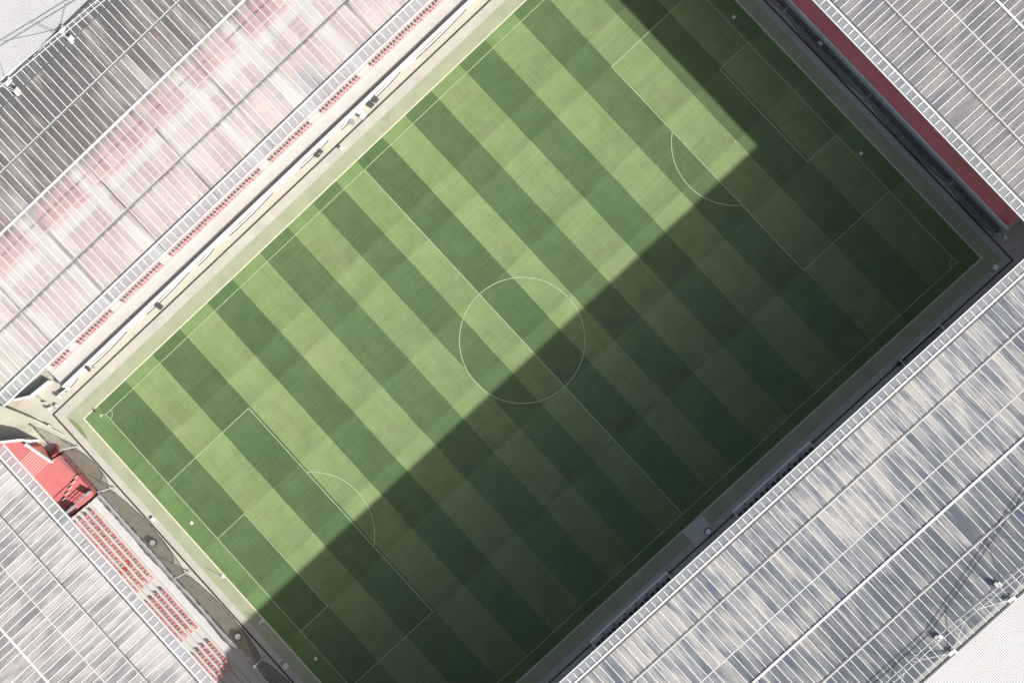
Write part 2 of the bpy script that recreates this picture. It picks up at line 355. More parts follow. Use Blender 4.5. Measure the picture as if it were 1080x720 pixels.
# ------------------------------------------------------------------ grandstands
TF = dict(far=lambda u, v, z: (u, v, z), near=lambda u, v, z: (u, -v, z), right=lambda u, v, z: (v, u, z), left=lambda u, v, z: (-v, u, z))
SL = 0.04; H0 = 25.0; PAN = 1.035
def stand(key, label, u0, u1, secs, v0, nodes, roofm, front, aisles, gang, truss_h, back):
    T = TF[key]
    Z = lambda v: H0+SL*(v-v0)
    um = (u0+u1)/2
    loc = Vector(T(um, v0+6, 0))
    root = empty('grandstand', loc, label, 'grandstand')
    def done(mb, name, mats, par=None):
        # meshes are written in world space; shift to the stand's own origin
        base = Vector((0, 0, 0)) if par else loc
        mb.v = [tuple(Vector(q)-loc) for q in mb.v]
        return mb.build(name, mats, par or root)
    # roof sheet with its white standing ribs (one sheet per section, sections butt at purlins)
    b = MB(); nb = MB()
    off = (u0/PAN) % 1
    for i in range(len(secs)-1):
        a, c = secs[i], secs[i+1]
        tgt = nb if i == 0 else b
        du = 12.42; k = 0; u = u0
        while u < u1-.01:
            ue = min(u1, u+du)
            pts = [(u, a), (ue, a), (ue, c), (u, c)]
            tgt.face([T(x, y, Z(y)) for x, y in pts], 0, [(x/PAN, i+(0.02 if y == a else .98)) for x, y in pts], [(x, y) for x, y in pts])
            u = ue
        n0 = math.ceil(u0/PAN); n1 = math.floor(u1/PAN)
        for n in range(n0, n1+1):
            w = .052 if i else .06
            x = n*PAN+random.uniform(-.03, .03)
            if i and random.random() < .02: continue
            tgt.hexa([T(x-w, a+.16, Z(a+.16)+.005), T(x+w, a+.16, Z(a+.16)+.005), T(x+w, c-.05, Z(c-.05)+.005), T(x-w, c-.05, Z(c-.05)+.005),
                    T(x-w*.6, a+.16, Z(a)+.05), T(x+w*.6, a+.16, Z(a)+.05), T(x+w*.6, c-.05, Z(c)+.05), T(x-w*.6, c-.05, Z(c)+.05)], 1)
    done(b, 'roof', [roofm, M['rib']])
    done(nb, 'glazed_strip', [M['strip'], M['rib']])
    fb = MB(); fb.box((u0, v0-.11, H0-.35), (u1, v0, H0+.06), 0, T); done(fb, 'roof_fascia', M['rib'])
    # cross members: gutter, purlins, ridge beam, rear gutter
    def cross(name, v, w, zz0, zz1, m):
        q = MB(); q.box((u0, v-w/2, Z(v)+zz0), (u1, v+w/2, Z(v)+zz1), 0, T); done(q, name, m)
    cross('roof_gutter', secs[1], .24, -.3, .03, M['dark']); cross('gutter_flashing', secs[1]-.24, .24, .052, .08, M['rib'])
    cross('purlin_joint', secs[2]-.02, .17, -.25, .056, M['joint']); cross('joint_cover', secs[2]+.17, .14, .052, .07, M['purl'])
    cross('inner_purlin', secs[3]+.05, .14, .006, .02, M['purl'])
    cross('ridge_beam', secs[4], .30, .052, .15, M['white'])
    cross('purlin_joint', secs[5], .17, -.25, .056, M['joint']); cross('joint_cover', secs[5]+.20, .15, .052, .07, M['purl'])
    vb = secs[-1]
    cross('rear_gutter', vb+.12, .24, -.3, .10, M['dark'])
    # rafters under the sheet
    rf = MB()
    for n in nodes: rf.box((n-.14, v0+.2, 0), (n+.14, vb, 0), 0, lambda u, v, z: T(u, v, z)) if False else rf.hexa(
        [T(n-.13, v0+.2, H0-.95), T(n+.13, v0+.2, H0-.95), T(n+.13, vb, Z(vb)-1.6), T(n-.13, vb, Z(vb)-1.6), T(n-.13, v0+.2, H0-.35), T(n+.13, v0+.2, H0-.35), T(n+.13, vb, Z(vb)-.35), T(n-.13, vb, Z(vb)-.35)])
    for v in (secs[2], secs[3]+2, secs[5]):
        rf.box((u0, v-.09, Z(v)-.9), (u1, v+.09, Z(v)-.7), 0, T)
    done(rf, 'rafter', M['grey'])
    # corrugated rear roof
    cr = MB(); vz = vb+.26; ve = back; zb = Z(vb)-.05; pitch = .27; uu = u0
    while uu < u1:
        prof = [(0, 0), (.05, 0), (.16, .075), (.27, 0)]
        for (a, za), (c, zc) in zip(prof[:-1], prof[1:]):
            cr.face([T(uu+a, vz, zb+za), T(uu+c, vz, zb+zc), T(uu+c, ve, zb-.9+zc), T(uu+a, ve, zb-.9+za)])
        uu += pitch
    done(cr, 'corrugated_roof', M['corr'])
    # roof truss along the back: two chords, lacing, brackets, ties to the roof edge
    if truss_h:
        vt = secs[6]; tr = MB(); ch = [[], []]; zt = lambda u: Z(vt)+truss_h(u)
        us = [n for n in nodes]
        ends = sorted(us)
        step = 1.22; u = u0
        rows = []
        while u <= u1: rows.append(u); u += step
        vt_of = lambda u: vt-.30*0 + .0
        for s in (-.30, .30):
            tr.tube([T(u, vt+s, zt(u)) for u in rows], .055, 6)
        for i in range(0, len(rows)-1, 4):
            tr.bar(T(rows[i], vt-.3, zt(rows[i])), T(rows[i], vt+.3, zt(rows[i])), .05)
        done(tr, 'roof_truss', M['chord'])
        ti = MB()
        for n in nodes:
            if not (u0 < n < u1): continue
            br = MB()
            br.box((n-.32, vt-.40, Z(vt)+.15), (n+.12, vt+.30, Z(vt)+.7), 0, T); br.box((n+.121, vt-.12, Z(vt)+.15), (n+.45, vt+.5, Z(vt)+.5), 0, T)
            done(br, 'truss_bracket', M['purl']); br = MB()
            br.box((n-.5, vb-.50, Z(vb)+.15), (n+.2, vb-.05, Z(vb)+.5), 0, T); br.box((n+.201, vb-.4, Z(vb)+.15), (n+.55, vb+.2, Z(vb)+.4), 0, T)
            done(br, 'edge_bracket', M['purl'])
            tr_z = zt(n)
            for q in (-.3, .3): ti.bar(T(n, vt+q, Z(vt)+.2), T(n, vt+q, tr_z), .06)
            for d in (-4.3, 4.3):
                ti.bar(T(n, vb-.2, Z(vb)+.35), T(n+d, vt, zt(n+d)), .06)
        done(ti, 'truss_tie', M['chord'])
    # terrace: deck, steps, front wall, parapet, aisles
    vw, zw, ph, vs, nrow, usd0, usd1 = front
    tc = MB(); rise = .36; dep = .86
    tc.box((usd0, vw+.3, 0), (usd1, vs-.30, zw), 1, T)
    for r in range(nrow):
        va = vs-.30+r*dep; z = zw+.35+r*rise
        tc.box((usd0, va, 0 if r == 0 else z-rise-.3), (usd1, va+dep, z), 0, T)
    done(tc, 'terrace', [M['stand'], M['stand'] if key == 'far' else M['deck']])
    wl = MB(); wl.box((usd0, vw, 0), (usd1, vw+.3, zw+ph), 0, T); done(wl, 'front_wall', M['wall'] if key == 'right' else M['white'])
    bw = MB(); vlast = vs-.3+nrow*dep; bw.box((u0, vlast+.1, 0), (u1, vlast+.5, zb-1.2), 0, T); done(bw, 'back_wall', M['inside'])
    return dict(T=T, Z=Z, zw=zw, vs=vs, rise=rise, dep=dep, nrow=nrow, root=root, loc=loc, done=done, usd=(usd0, usd1))

thf = lambda u: max(.9, 3.65-(u+13.9)*.18 if u > -45 else 9.2)
thn = lambda u: max(.9, min(9, 1.44+(u-17.5)*.157))
far = stand('far', 'lit stand with pink-tinted clear roof along the upper left side of the pitch', -54.6, 78,
            [38.72, 40.45, 46.05, 51.3, 55.2, 60.85, 66.9, 68.9], 38.72, [-15.3+9.75*i for i in range(-4, 10)], M['roofA'],
            (41.05, 1.0, .55, 43.95, 26, -54.6, 78), [], 0, thf, 100)
near = stand('near', 'stand with streaked cream and grey roof that shades the lower right half', -90, 100,
             [36.33, 37.82, 42.25, 47.95, 52.3, 57.8, 63.1, 65.8], 36.33, [14.0+9.75*i for i in range(-9, 7)], M['roofB'],
             (40.2, 1.0, .5, 43.0, 26, -78, 78), [], 0, thn, 100)
right = stand('right', 'stand with purple-grey roof behind the red terrace at the upper right goal end', -37.6, 112,
              [56.95, 58.40, 63.1, 68.05, 72.85, 78.3, 83.5, 86.2], 56.95, [-28+9.75*i for i in range(0, 14)], M['roofC'],
              (60.55, 2.4, .25, 63.5, 24, -35.2, 78), [], 0, None, 110)
left = stand('left', 'stand with rows of red seats and a red stair at the lower left goal', -78, 35.0,
             [58.05, 59.62, 64.45, 68.7, 74.2, 79.6, 84.8, 87.5], 58.05, [-40+9.75*i for i in range(-4, 8)], M['roofD'],
             (61.15, 1.0, .30, 63.5, 24, -78, 25.9), [], 0, None, 110)

# ------------------------------------------------------------------ seats
def seat_bm():
    b = MB()
    w = .21
    # back (leaning, rounded top), tip-up pan, bracket; +v is away from the pitch
    prof = [(.05, .42), (.13, .80), (.17, .80), (.11, .40)]
    for s in (-1,):
        b.hexa([(-w, .03, .40), (w, .03, .40), (w, .09, .40), (-w, .09, .40), (-w*.86, .12, .82), (w*.86, .12, .82), (w*.86, .165, .82), (-w*.86, .165, .82)])
    b.hexa([(-w, -.13, .42), (w, -.13, .42), (w, .02, .36), (-w, .02, .36), (-w, -.10, .62), (w, -.10, .62), (w, .0, .60), (-w, .0, .60)])
    b.box((-.05, -.02, 0), (.05, .10, .40))
    return b
def make_seat(key, mat):
    T = TF[key]; b = seat_bm()
    # rotate so local +y (away from pitch) points outwards for that stand
    rz = {'far': 0, 'left': math.pi/2}[key]
    c, s_ = math.cos(rz), math.sin(rz)
    b.v = [(x*c-y*s_, x*s_+y*c, z) for x, y, z in b.v]
    return b.build('stadium_seat', mat)
ORD = ['front', 'second', 'third', 'fourth']
def rows_of(st, key, blocks, rows, sp, proto, labelf, group, vivid=()):
    first = True; n = 0
    for bi, (a, b_, bname) in enumerate(blocks):
        cnt = int((b_-a)/sp)
        for r in rows:
            for i in range(cnt):
                u = a+(b_-a-(cnt-1)*sp)/2+i*sp
                v = st['vs']+r*st['dep']; z = st['zw']+.35+r*st['rise']
                o = proto if first else proto.copy()
                if not first: COL.objects.link(o)
                first = False
                o.location = Vector(st['T'](u, v, z))
                if (bi, r, i) in vivid:
                    pass
                tag(o, labelf(bname, r), 'seat', group); n += 1
    return n
far_blocks = [(10.85, 29.5, 'upper left stand, block cut by the top edge'), (.80, 9.15, 'upper left stand, short block below the topmost one'), (-9.35, -.80, 'upper left stand, block beside the white cases'),
              (-29.5, -10.75, 'upper left stand, long middle block'), (-39.6, -30.8, 'upper left stand, block just below the long one'), (-48.6, -41.0, 'upper left stand, second block from its corner end'), (-53.6, -49.8, 'upper left stand, tiny block at its corner end')]
ps = make_seat('far', M['seat'])
far_blocks_view = [(10.85, 26.2, far_blocks[0][2])]+far_blocks[1:]
n1 = rows_of(far, 'far', far_blocks_view, [0], .60, ps, lambda bn, r: 'pale red seat in the front row, '+bn, 'front row seats of the upper left stand')
left_blocks = [(10.95, 24.9, 'block nearest the red stair'), (1.05, 9.45, 'middle block'), (-6.6, -1.0, 'block crossed by shadow')]
pl = make_seat('left', M['seatL'])
n2 = rows_of(left, 'left', left_blocks, [0, 1, 2, 3], .60, pl, lambda bn, r: 'red seat in the '+ORD[r]+' row, '+bn+' of the lower left stand', 'open rows of seats in the lower left stand')
print('SEATS', n1, n2)
# four seats that are a stronger red than the rest of their rows
for o in list(COL.objects):
    pass
vm = make_seat('left', M['vivid']); vmesh = vm.data; bpy.data.objects.remove(vm)
cand = [o for o in COL.objects if o.get('group') == 'open rows of seats in the lower left stand']
for tx, ty, lb in ((-65.0, 15.2, 'vivid red seat in the second row, redder than its faded neighbours'), (-65.8, 14.9, 'vivid red seat in the third row, redder than its faded neighbours'), (-64.1, 15.6, 'vivid red seat in the front row, redder than its faded neighbours')):
    o = min(cand, key=lambda q: (q.location.x-tx)**2+(q.location.y-ty)**2); o.data = vmesh; o['label'] = lb
# fading differs from seat to seat
for grp, base, cols in (('front row seats of the upper left stand', ps, ((.52, .24, .25), (.42, .13, .15), (.50, .17, .18))), ('open rows of seats in the lower left stand', pl, ((.54, .27, .28), (.44, .16, .175), (.50, .21, .225)))):
    var = [base.data]
    for c in cols:
        me = base.data.copy(); me.materials.clear(); me.materials.append(plain('red_plastic_seat', c, .5, .12, 3)); var.append(me)
    for o in COL.objects:
        if o.get('group') == grp and o.data.materials[0] != M['vivid']:
            o.data = random.choice(var); o.rotation_euler = (random.uniform(-.05, .05), random.uniform(-.05, .05), random.uniform(-.08, .08))
# remaining rows: second row of the far stand and everything under the roofs
def seat_stuff(st, blocks, r0, r1, sp, label, skip=None, fade=99):
    b = MB(); T = st['T']
    for a, b_ in blocks:
        cnt = int((b_-a)/sp)
        for r in range(r0, r1):
            v = st['vs']+r*st['dep']; z = st['zw']+.35+r*st['rise']
            if skip and skip(r): continue
            for i in range(cnt):
                u = a+(b_-a-(cnt-1)*sp)/2+i*sp
                blue = fade == 14 and -2 < u < 5.5 and 3 <= r <= 6 and random.random() < .75
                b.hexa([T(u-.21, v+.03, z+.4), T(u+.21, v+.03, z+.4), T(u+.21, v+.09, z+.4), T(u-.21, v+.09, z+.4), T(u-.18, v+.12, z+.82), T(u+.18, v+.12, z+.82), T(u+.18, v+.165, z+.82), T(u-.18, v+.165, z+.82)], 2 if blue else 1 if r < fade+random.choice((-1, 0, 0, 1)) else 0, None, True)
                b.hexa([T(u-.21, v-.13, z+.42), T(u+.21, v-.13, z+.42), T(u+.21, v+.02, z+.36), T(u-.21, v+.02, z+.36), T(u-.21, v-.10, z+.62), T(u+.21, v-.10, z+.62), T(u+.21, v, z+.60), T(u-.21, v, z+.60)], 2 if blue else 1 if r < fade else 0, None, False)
    return b, label
b, lb = seat_stuff(far, [(a, c) for a, c, _ in far_blocks], 1, 2, .60, '')
tag(b.build('second_seat_row', [M['seat'], M['seat']]), 'faded red seats of the second row of the upper left stand, at the roof edge', 'seat row', None, 'stuff')
fb_all = [(a, c) for a, c, _ in far_blocks]+[(30.9, 39), (41, 49), (51, 60)]
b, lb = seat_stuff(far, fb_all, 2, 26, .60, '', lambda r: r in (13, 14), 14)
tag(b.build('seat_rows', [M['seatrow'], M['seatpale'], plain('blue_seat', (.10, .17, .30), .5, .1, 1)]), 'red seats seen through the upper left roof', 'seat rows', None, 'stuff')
b, lb = seat_stuff(left, [(a, c) for a, c, _ in left_blocks[:2]]+[(-14, -7.2 if False else -1.0)][0:0]+[(-14, -6.7), (-25, -15.5), (-35, -26.5)], 0, 4, .60, '')
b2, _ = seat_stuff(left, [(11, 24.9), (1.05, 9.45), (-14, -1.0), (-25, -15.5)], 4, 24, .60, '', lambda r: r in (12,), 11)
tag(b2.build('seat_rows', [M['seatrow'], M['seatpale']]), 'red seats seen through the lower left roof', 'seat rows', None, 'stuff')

# red covered terrace of the right stand
rc = MB(); T = right['T']
for i in range(7):
    rc.box((-34.9, 60.85+i*.80, 2.405), (78, 60.85+(i+1)*.80-.004, 2.55+i*.035), 0, T)
right['done'](rc, 'red_cover', M['redcover'])
rs = MB()
for i in range(6): rs.box((-34.75, 61.0+i*.25, 2.56), (-33.2, 61.05+i*.25, 2.60), 0, T)
rs.box((-33.0, 60.9, 2.56), (-32.95, 63, 2.63), 0, T)
right['done'](rs, 'cover_trim', M['red'])
kb = MB(); kb.box((-34.6, 59.62, 0.0), (78, 59.90, .85), 0, T); right['done'](kb, 'trench_kerb', M['apron'])
bl = MB(); bl.box((-34.6, 59.95, 0.0), (78, 60.52, .35), 0, T); right['done'](bl, 'service_trench', M['grey'])

# ------------------------------------------------------------------ red stair and corner at the left
st = empty('red_staircase', (-64.0, 34.0, 0), 'bright red stair and landing at the corner end of the lower left stand', 'staircase')
def sdone(mb, name, mats, par=st):
    mb.v = [tuple(Vector(q)-st.location) for q in mb.v]; return mb.build(name, mats, par)
b = MB(); b.prism([(-61.35, 30.1), (-61.35, 33.9), (-63.15, 34.35), (-66.9, 34.35), (-66.9, 30.1)], 0, 1.9); sdone(b, 'landing', M['red'])
b = MB(); b.prism([(-63.2, 37.25), (-63.9, 39.2), (-67.5, 41.8), (-67.5, 37.25)], 0, 3.3); sdone(b, 'upper_landing', M['red'])
b = MB(); nb = MB()
for i in range(9):
    y0 = 34.35+i*.322; b.box((-67.2, y0+.004, 0), (-63.2, y0+.322, 1.9+.155*(i+1))); nb.box((-67.2, y0-.008, 1.9+.155*i+.09), (-63.2, y0+.06, 1.9+.155*(i+1)+.012))
sdone(b, 'stair_flight', M['red']); sdone(nb, 'stair_nosing', plain('pink_nosing', (.60, .38, .36), .7, .1, 2))
b = MB()
for i in range(5): b.box((-62.8, 34.45+i*.25 if i else 34.42, 0), (-61.4, 34.7+i*.25-.004, 1.65-.3*i))
sdone(b, 'side_steps', M['red'])
b = MB(); b.bar((-62.95, 34.2, 2.6), (-63.6, 38.3, 3.8), .30, .75); b.bar((-63.0, 34.0, 0.95), (-63.0, 34.1, 2.95), .3); sdone(b, 'stair_wall', M['white'])
b = MB(); b.box((-67.3, 29.3, 0), (-66.95, 38.3, 3.0)); sdone(b, 'stand_side_wall', M['stand'])
# rails
b = MB()
for z in (.5, 1.0): b.tube([(-62.9, 34.0, 1.9+z), (-61.4, 33.6, 1.9+z), (-61.4, 30.2, 1.9+z)], .035, 6)
for y in (33.6, 32.4, 31.2, 30.2): b.tube([(-61.4, y, 1.9), (-61.4, y, 2.9)], .035, 6)
sdone(b, 'hand_rail', M['grey'])
# seating block edge at the stair: side barrier casting lattice shadows
b = MB()
for i in range(7):
    x = -61.6-i*.8; b.bar((x, 26.9, 1.0), (x, 26.9, 3.2), .07)
for z in (1.6, 2.05, 2.5): b.bar((-61.5, 26.9, z+.5), (-66.4, 26.9, z+.5), .08)
b.box((-66.4, 26.82, 1.0), (-64.7, 26.98, 3.3)); b.box((-62.6, 26.82, 1.0), (-61.6, 26.98, 2.9))
sdone(b, 'side_barrier', M['grey'])
b = MB()
for i in range(5):
    b.box((-66.6, 29.95-i*.72, 0), (-61.4, 29.95-(i+1)*.72+.01, 1.80-.12*i))
    b.box((-62.1-i*.9, 29.9-i*.3, 1.81), (-61.5-i*.9, 30.02-i*.3, 2.05), 1)
sdone(b, 'side_terrace', [M['red'], M['stand']])

def wall_thing(name, label, pts, h, w, mat, cat='wall', cap=None):
    c = Vector(pts[0]); o = empty(name, (pts[0][0], pts[0][1], 0), label, cat)
    b = MB(); zt = h
    for i in range(len(pts)-1):
        p, q = Vector((*pts[i], 0)), Vector((*pts[i+1], 0)); d = (q-p).normalized(); n = Vector((-d.y, d.x, 0))*w/2
        e = d*w/2*(0 if i == 0 else 0)
        h0 = h[i] if isinstance(h, list) else h; h1 = h[i+1] if isinstance(h, list) else h
        b.hexa([p-n, q-n, q+n, p+n, p-n+Vector((0, 0, h0)), q-n+Vector((0, 0, h1)), q+n+Vector((0, 0, h1)), p+n+Vector((0, 0, h0))])
    b.v = [tuple(Vector(v)-o.location) for v in b.v]
    b.build('wall_body', mat, o)
    if cap:
        k = MB()
        for i in range(len(pts)-1):
            h0 = h[i] if isinstance(h, list) else h; h1 = h[i+1] if isinstance(h, list) else h
            k.bar((*pts[i], h0+.04), (*pts[i+1], h1+.04), w+.08, .08)
        k.v = [tuple(Vector(v)-o.location) for v in k.v]; k.build('wall_coping', cap, o)
    return o
wall_thing('ramp_wall', 'long low concrete wall running diagonally down the corner ramp', [(-63.6, 45.6), (-61.1, 40.3), (-59.65, 36.0)], [1.3, 1.0, .35], .22, M['cream'], 'wall', M['apron'])
wall_thing('corner_wall', 'white bent wall with a thick dark shadow at the end of the upper left stand', [(-61.5, 44.9), (-59.3, 43.6), (-55.6, 43.3)], 1.15, .28, M['white'], 'wall', M['white'])
wall_thing('stair_parapet', 'pale parapet above the red stair with a black shadow behind it', [(-67.5, 41.9), (-64.0, 39.35), (-63.0, 38.15)], [4.3, 3.6, 3.0], .3, M['white'], 'wall', M['white'])
# raised ramp platform under the corner
rp = MB(); rp.prism([(-63.8, 45.7), (-70, 45.7), (-70, 42.2), (-64.1, 39.7), (-62.6, 37.0), (-61.2, 40.2)], -.01, [.9, .9, .9, .5, .02, .25]); struct(rp, 'corner_ramp', M['ground'])

# ------------------------------------------------------------------ nets behind the goals
def net_post(x, y, hgt, label, lean=0.0, outward=-1):
    o = empty('net_post', (x, y, 0), label, 'post', 'tall posts of the ball nets')
    b = MB(); b.box((-.22, -.22, 0), (.22, .22, .06)); b.build('base_plate', M['grey'], o)
    b = MB(); b.tube([(0, 0, .06), (outward*lean, 0, hgt)], [.09, .07], 8); b.build('mast', M['chord'], o)
    b = MB(); b.bar((outward*lean*.0, 0, .6), (outward*1.0, 0, .05), .07); b.build('brace', M['grey'], o)
    b = MB(); b.box((outward*lean-.16, -.16, hgt), (outward*lean+.16, .16, hgt+.14)); b.build('cap', M['grey'], o)
    return o
def ball_net(x, ya, yb, hgt, label, outward):
    """net hung between two posts: level top rope, bottom edge hanging in a scallop and bellied towards the pitch"""
    n, mrows = 28, 8
    o = empty('ball_net', (x, ya, 0), label, 'net', 'ball nets behind the goal')
    b = MB(); P = []
    for i in range(n+1):
        t = i/n; s = math.sin(math.pi*t)**.55 if 0 < t < 1 else 0
        y = ya+(yb-ya)*t; col = []
        for j in range(mrows+1):
            q = j/mrows
            zb = 1.9-1.82*s; z = zb+(hgt-zb-.25*s)*q
            xo = outward*(.15+.0*q)-outward*(.55*s*(1-q)**1.2) + random.uniform(-.03, .03)
            col.append((x+xo, y, z))
        P.append(col)
    for i in range(n):
        for j in range(mrows): b.face([P[i][j], P[i+1][j], P[i+1][j+1], P[i][j+1]])
    L0 = o.location
    sh = lambda v: tuple(Vector(v)-L0)
    b.v = [sh(v) for v in b.v]; b.build('netting', M['olive'] if outward < 0 else M['oliveR'], o, fix=False)
    r = MB(); r.tube([sh(P[i][mrows]) for i in range(n+1)], [random.choice((.06, .08, .10, .15, .2)) for i in range(n+1)], 6); r.build('top_rope', M['dark'], o)
    r = MB(); r.tube([sh(P[i][0]) for i in range(n+1)], .055, 6); r.build('bottom_rope', M['dark'], o)
LP = [33.6, 25.35, 8.6, -8.35, -25.2]
lab = ['net post at the pitch corner beside the red stair', 'net post standing level with the first pale red seats', 'sunlit net post with a long shadow across the seats deck', 'net post standing in shade at the bottom edge', 'net post below the bottom edge']
for y, l in zip(LP[:4], lab): net_post(-59.45, y, 5.6, 'white '+l, .15)
nl = ['net hung between the red stair corner and the next post', 'net hung beside the pale red seats in full sun, with a round drum behind', 'net crossed by the edge of the big shadow', 'net in shade at the bottom edge of the photo']
for a, c, l in zip(LP[:4], LP[1:], nl): ball_net(-59.5, a-.1, c+.1, 5.5, 'dark '+l, -1)
RP = [25.5, 8.75, -8.3, -25.05, -34.6]
rl = ['post beyond the top edge', 'grey net post in shade near the top edge, by the white dot on the grass', 'grey net post in shade at the middle of the red terrace', 'grey net post in shade towards the right corner', 'grey net post at the right corner end of the red terrace']
for y, l in zip(RP[1:], rl[1:]): net_post(59.25, y, 3.6, l, .1, 1)
rn = ['net in shade at the top edge by the red terrace', 'net in shade with a round drum and white box behind it', 'net in shade along the lower part of the red terrace', 'short net in shade at the right corner']
for a, c, l in zip(RP[:4], RP[1:], rn): ball_net(59.3, a-.1, c+.1, 2.4, 'dark '+l, 1)

# ------------------------------------------------------------------ advertising boards along the far side
boards = [(-40.6, -29.3, 'board near the dark camera case'), (-28.6, -24.2, 'short board below the long middle block'), (-23.6, -12.2, 'long board below the middle of the upper left stand'),
          (-8.4, -.9, 'board just below the step in the parapet shadow'), (0.9, 3.6, 'very short board at the step in the parapet'), (6.0, 13.6, 'board beside the pair of dark cases'), (14.0, 26.9, 'longest board at the top edge'), (-51.5, -42.2, 'board towards the left corner'), (-56.0, -52.4, 'short board at the left corner')]
for a, c, l in boards:
    o = empty('advertising_board', ((a+c)/2, 40.85, 0), 'blank white '+l, 'board', 'white boards along the upper left touchline')
    L0 = o.location; ln_ = c-a; n = 10
    b = MB(); f = MB()
    for i in range(n):
        t0, t1 = i/n, (i+1)/n
        bow = lambda t: 40.92-.20*math.sin(math.pi*t)+.10*t
        p0, p1 = Vector((a+ln_*t0, bow(t0), 0)), Vector((a+ln_*t1, bow(t1), 0))
        # leaning panel: top is set back from the pitch
        b.hexa([p-L0 for p in (p0, p1, p1+Vector((0, .05, 0)), p0+Vector((0, .05, 0)), p0+Vector((0, .10, .60)), p1+Vector((0, .10, .60)), p1+Vector((0, .15, .60)), p0+Vector((0, .15, .60)))])
        f.hexa([p-L0 for p in (p0+Vector((0, -.13, 0)), p1+Vector((0, -.13, 0)), p1+Vector((0, -.01, 0)), p0+Vector((0, -.01, 0)), p0+Vector((0, -.10, .07)), p1+Vector((0, -.10, .07)), p1+Vector((0, -.01, .07)), p0+Vector((0, -.01, .07)))]) if .12 < t0 < .95 else None
    b.build('panel', M['board'], o); f.build('board_foot', M['dark'], o)

# ------------------------------------------------------------------ dugouts on the near side
def dugout(u0, u1, label, nb):
    o = empty('team_dugout', ((u0+u1)/2, -38.9, 0), label, 'dugout', 'dugouts in front of the near stand'); L0 = o.location
    sh = lambda b: [tuple(Vector(v)-L0) for v in b.v]
    b = MB(); b.box((u0, -41.3, 0), (u1, -38.55, .35)); b.v = sh(b); b.build('platform', M['shelter'], o)
    b = MB(); b.box((u0, -38.75, .351), (u1, -38.55, .95)); b.v = sh(b); b.build('front_rail_panel', M['shelter'], o)
    w = (u1-u0)/nb
    for i in range(nb+1):
        x = min(max(u0+i*w, u0+.06), u1-.06)
        b = MB(); b.box((x-.05, -41.2, .352), (x+.05, -38.76, 1.55)); b.v = sh(b); b.build('divider', M['grey'] if i % nb else M['shelter'], o)
    for i in range(nb):
        for q in (.30, .72):
            x = u0+(i+q)*w
            b = MB(); b.box((x-.30, -39.95, .36), (x+.30, -39.35, .80)); b.hexa([(x-.30, -40.05, .8), (x+.30, -40.05, .8), (x+.30, -39.9, .8), (x-.30, -39.9, .8), (x-.27, -40.2, 1.5), (x+.27, -40.2, 1.5), (x+.27, -40.1, 1.5), (x-.27, -40.1, 1.5)])
            b.v = sh(b); b.build('dugout_seat', M['dark'], o)
    return o
dugout(-22.2, -7.3, 'grey dugout with dark seats at the lower part of the near stand edge', 7)
dugout(5.5, 20.35, 'grey dugout with dark seats just above the square concrete patch', 7)
o = empty('barrier_frame', (41.3, -38.9, 0), 'empty white-edged barrier pen by the right end of the near stand', 'barrier'); L0 = o.location
b = MB(); b.box((37.5, -38.75, .0), (45.1, -38.60, 1.0)); b.v = [tuple(Vector(v)-L0) for v in b.v]; b.build('front_panel', M['white'], o)
for x in (37.5, 45.0):
    b = MB(); b.box((x, -40.9, 0), (x+.12, -38.76, .9)); b.v = [tuple(Vector(v)-L0) for v in b.v]; b.build('side_panel', M['shelter'], o)
b = MB(); b.box((36.9, -39.3, 0), (37.45, -38.75, .9)); b.box((36.95, -39.25, .9), (37.4, -38.8, 1.0)); tag(b.build('speaker_box', M['black']), 'small black box at the end of the white-edged barrier pen', 'box')

# ------------------------------------------------------------------ small loose things
def drum(x, y, label, r=.55, h=.8):
    o = empty('round_drum', (x, y, 0), label, 'drum', 'round drums around the pitch')
    b = MB(); b.tube([(0, 0, 0), (0, 0, h)], [r*.92, r], 18); b.tube([(0, 0, h*.45), (0, 0, h*.55)], r*1.05, 18); b.build('drum_body', M['dark'], o)
    b = MB(); b.tube([(0, 0, h), (0, 0, h+.04)], r*.8, 18); b.build('lid', M['shelter'], o)
drum(-60.36, 15.2, 'round pale-topped drum behind the sunlit net'); drum(-60.2, -3.5, 'round drum behind the net just inside the big shadow')
drum(60.0, 2.0, 'round drum with a white top by the red terrace', .5); drum(1.05, -38.35, 'round grey drum on the square concrete patch', .5)
def case(x, y, rz, mat, label, sx=.8, sy=.6, h=.6, name='equipment_case', lid=None):
    o = empty(name, (x, y, 0.004), label, 'case', None, rz)
    b = MB(); b.box((-sx/2, -sy/2, .06), (sx/2, sy/2, h)); 
    for i in (-1, 1):
        for j in (-1, 1): b.box((i*sx*.38-.05, j*sy*.35-.05, 0), (i*sx*.38+.05, j*sy*.35+.05, .06))
    b.build('case_body', mat, o)
    b = MB(); b.box((-sx/2-.02, -sy/2-.02, h+.002), (sx/2+.02, sy/2+.02, h+.10)); b.box((-.12, -.03, h+.10), (.12, .03, h+.15)); b.build('case_lid', lid or mat, o)
    return o
case(-36.0, 41.0-.75, .2, M['dark'], 'dark camera case on the cream walkway beside the boards', .7, .9); 
case(7.2, 40.35, .1, M['dark'], 'left one of two dark cases side by side near the upper boards', .75, .7); case(8.2, 40.4, .1, M['dark'], 'right one of two dark cases side by side near the upper boards', .75, .7)
case(-3.6, 40.4, .0, M['dark'], 'left one of two small dark boxes below the step in the parapet', .55, .6, .5); case(-2.9, 40.5, .15, M['dark'], 'right one of two small dark boxes below the step in the parapet', .55, .6, .5)
case(3.4, 40.45, .4, M['grey'], 'flat grey mat-like case on the cream walkway', .8, .7, .25)
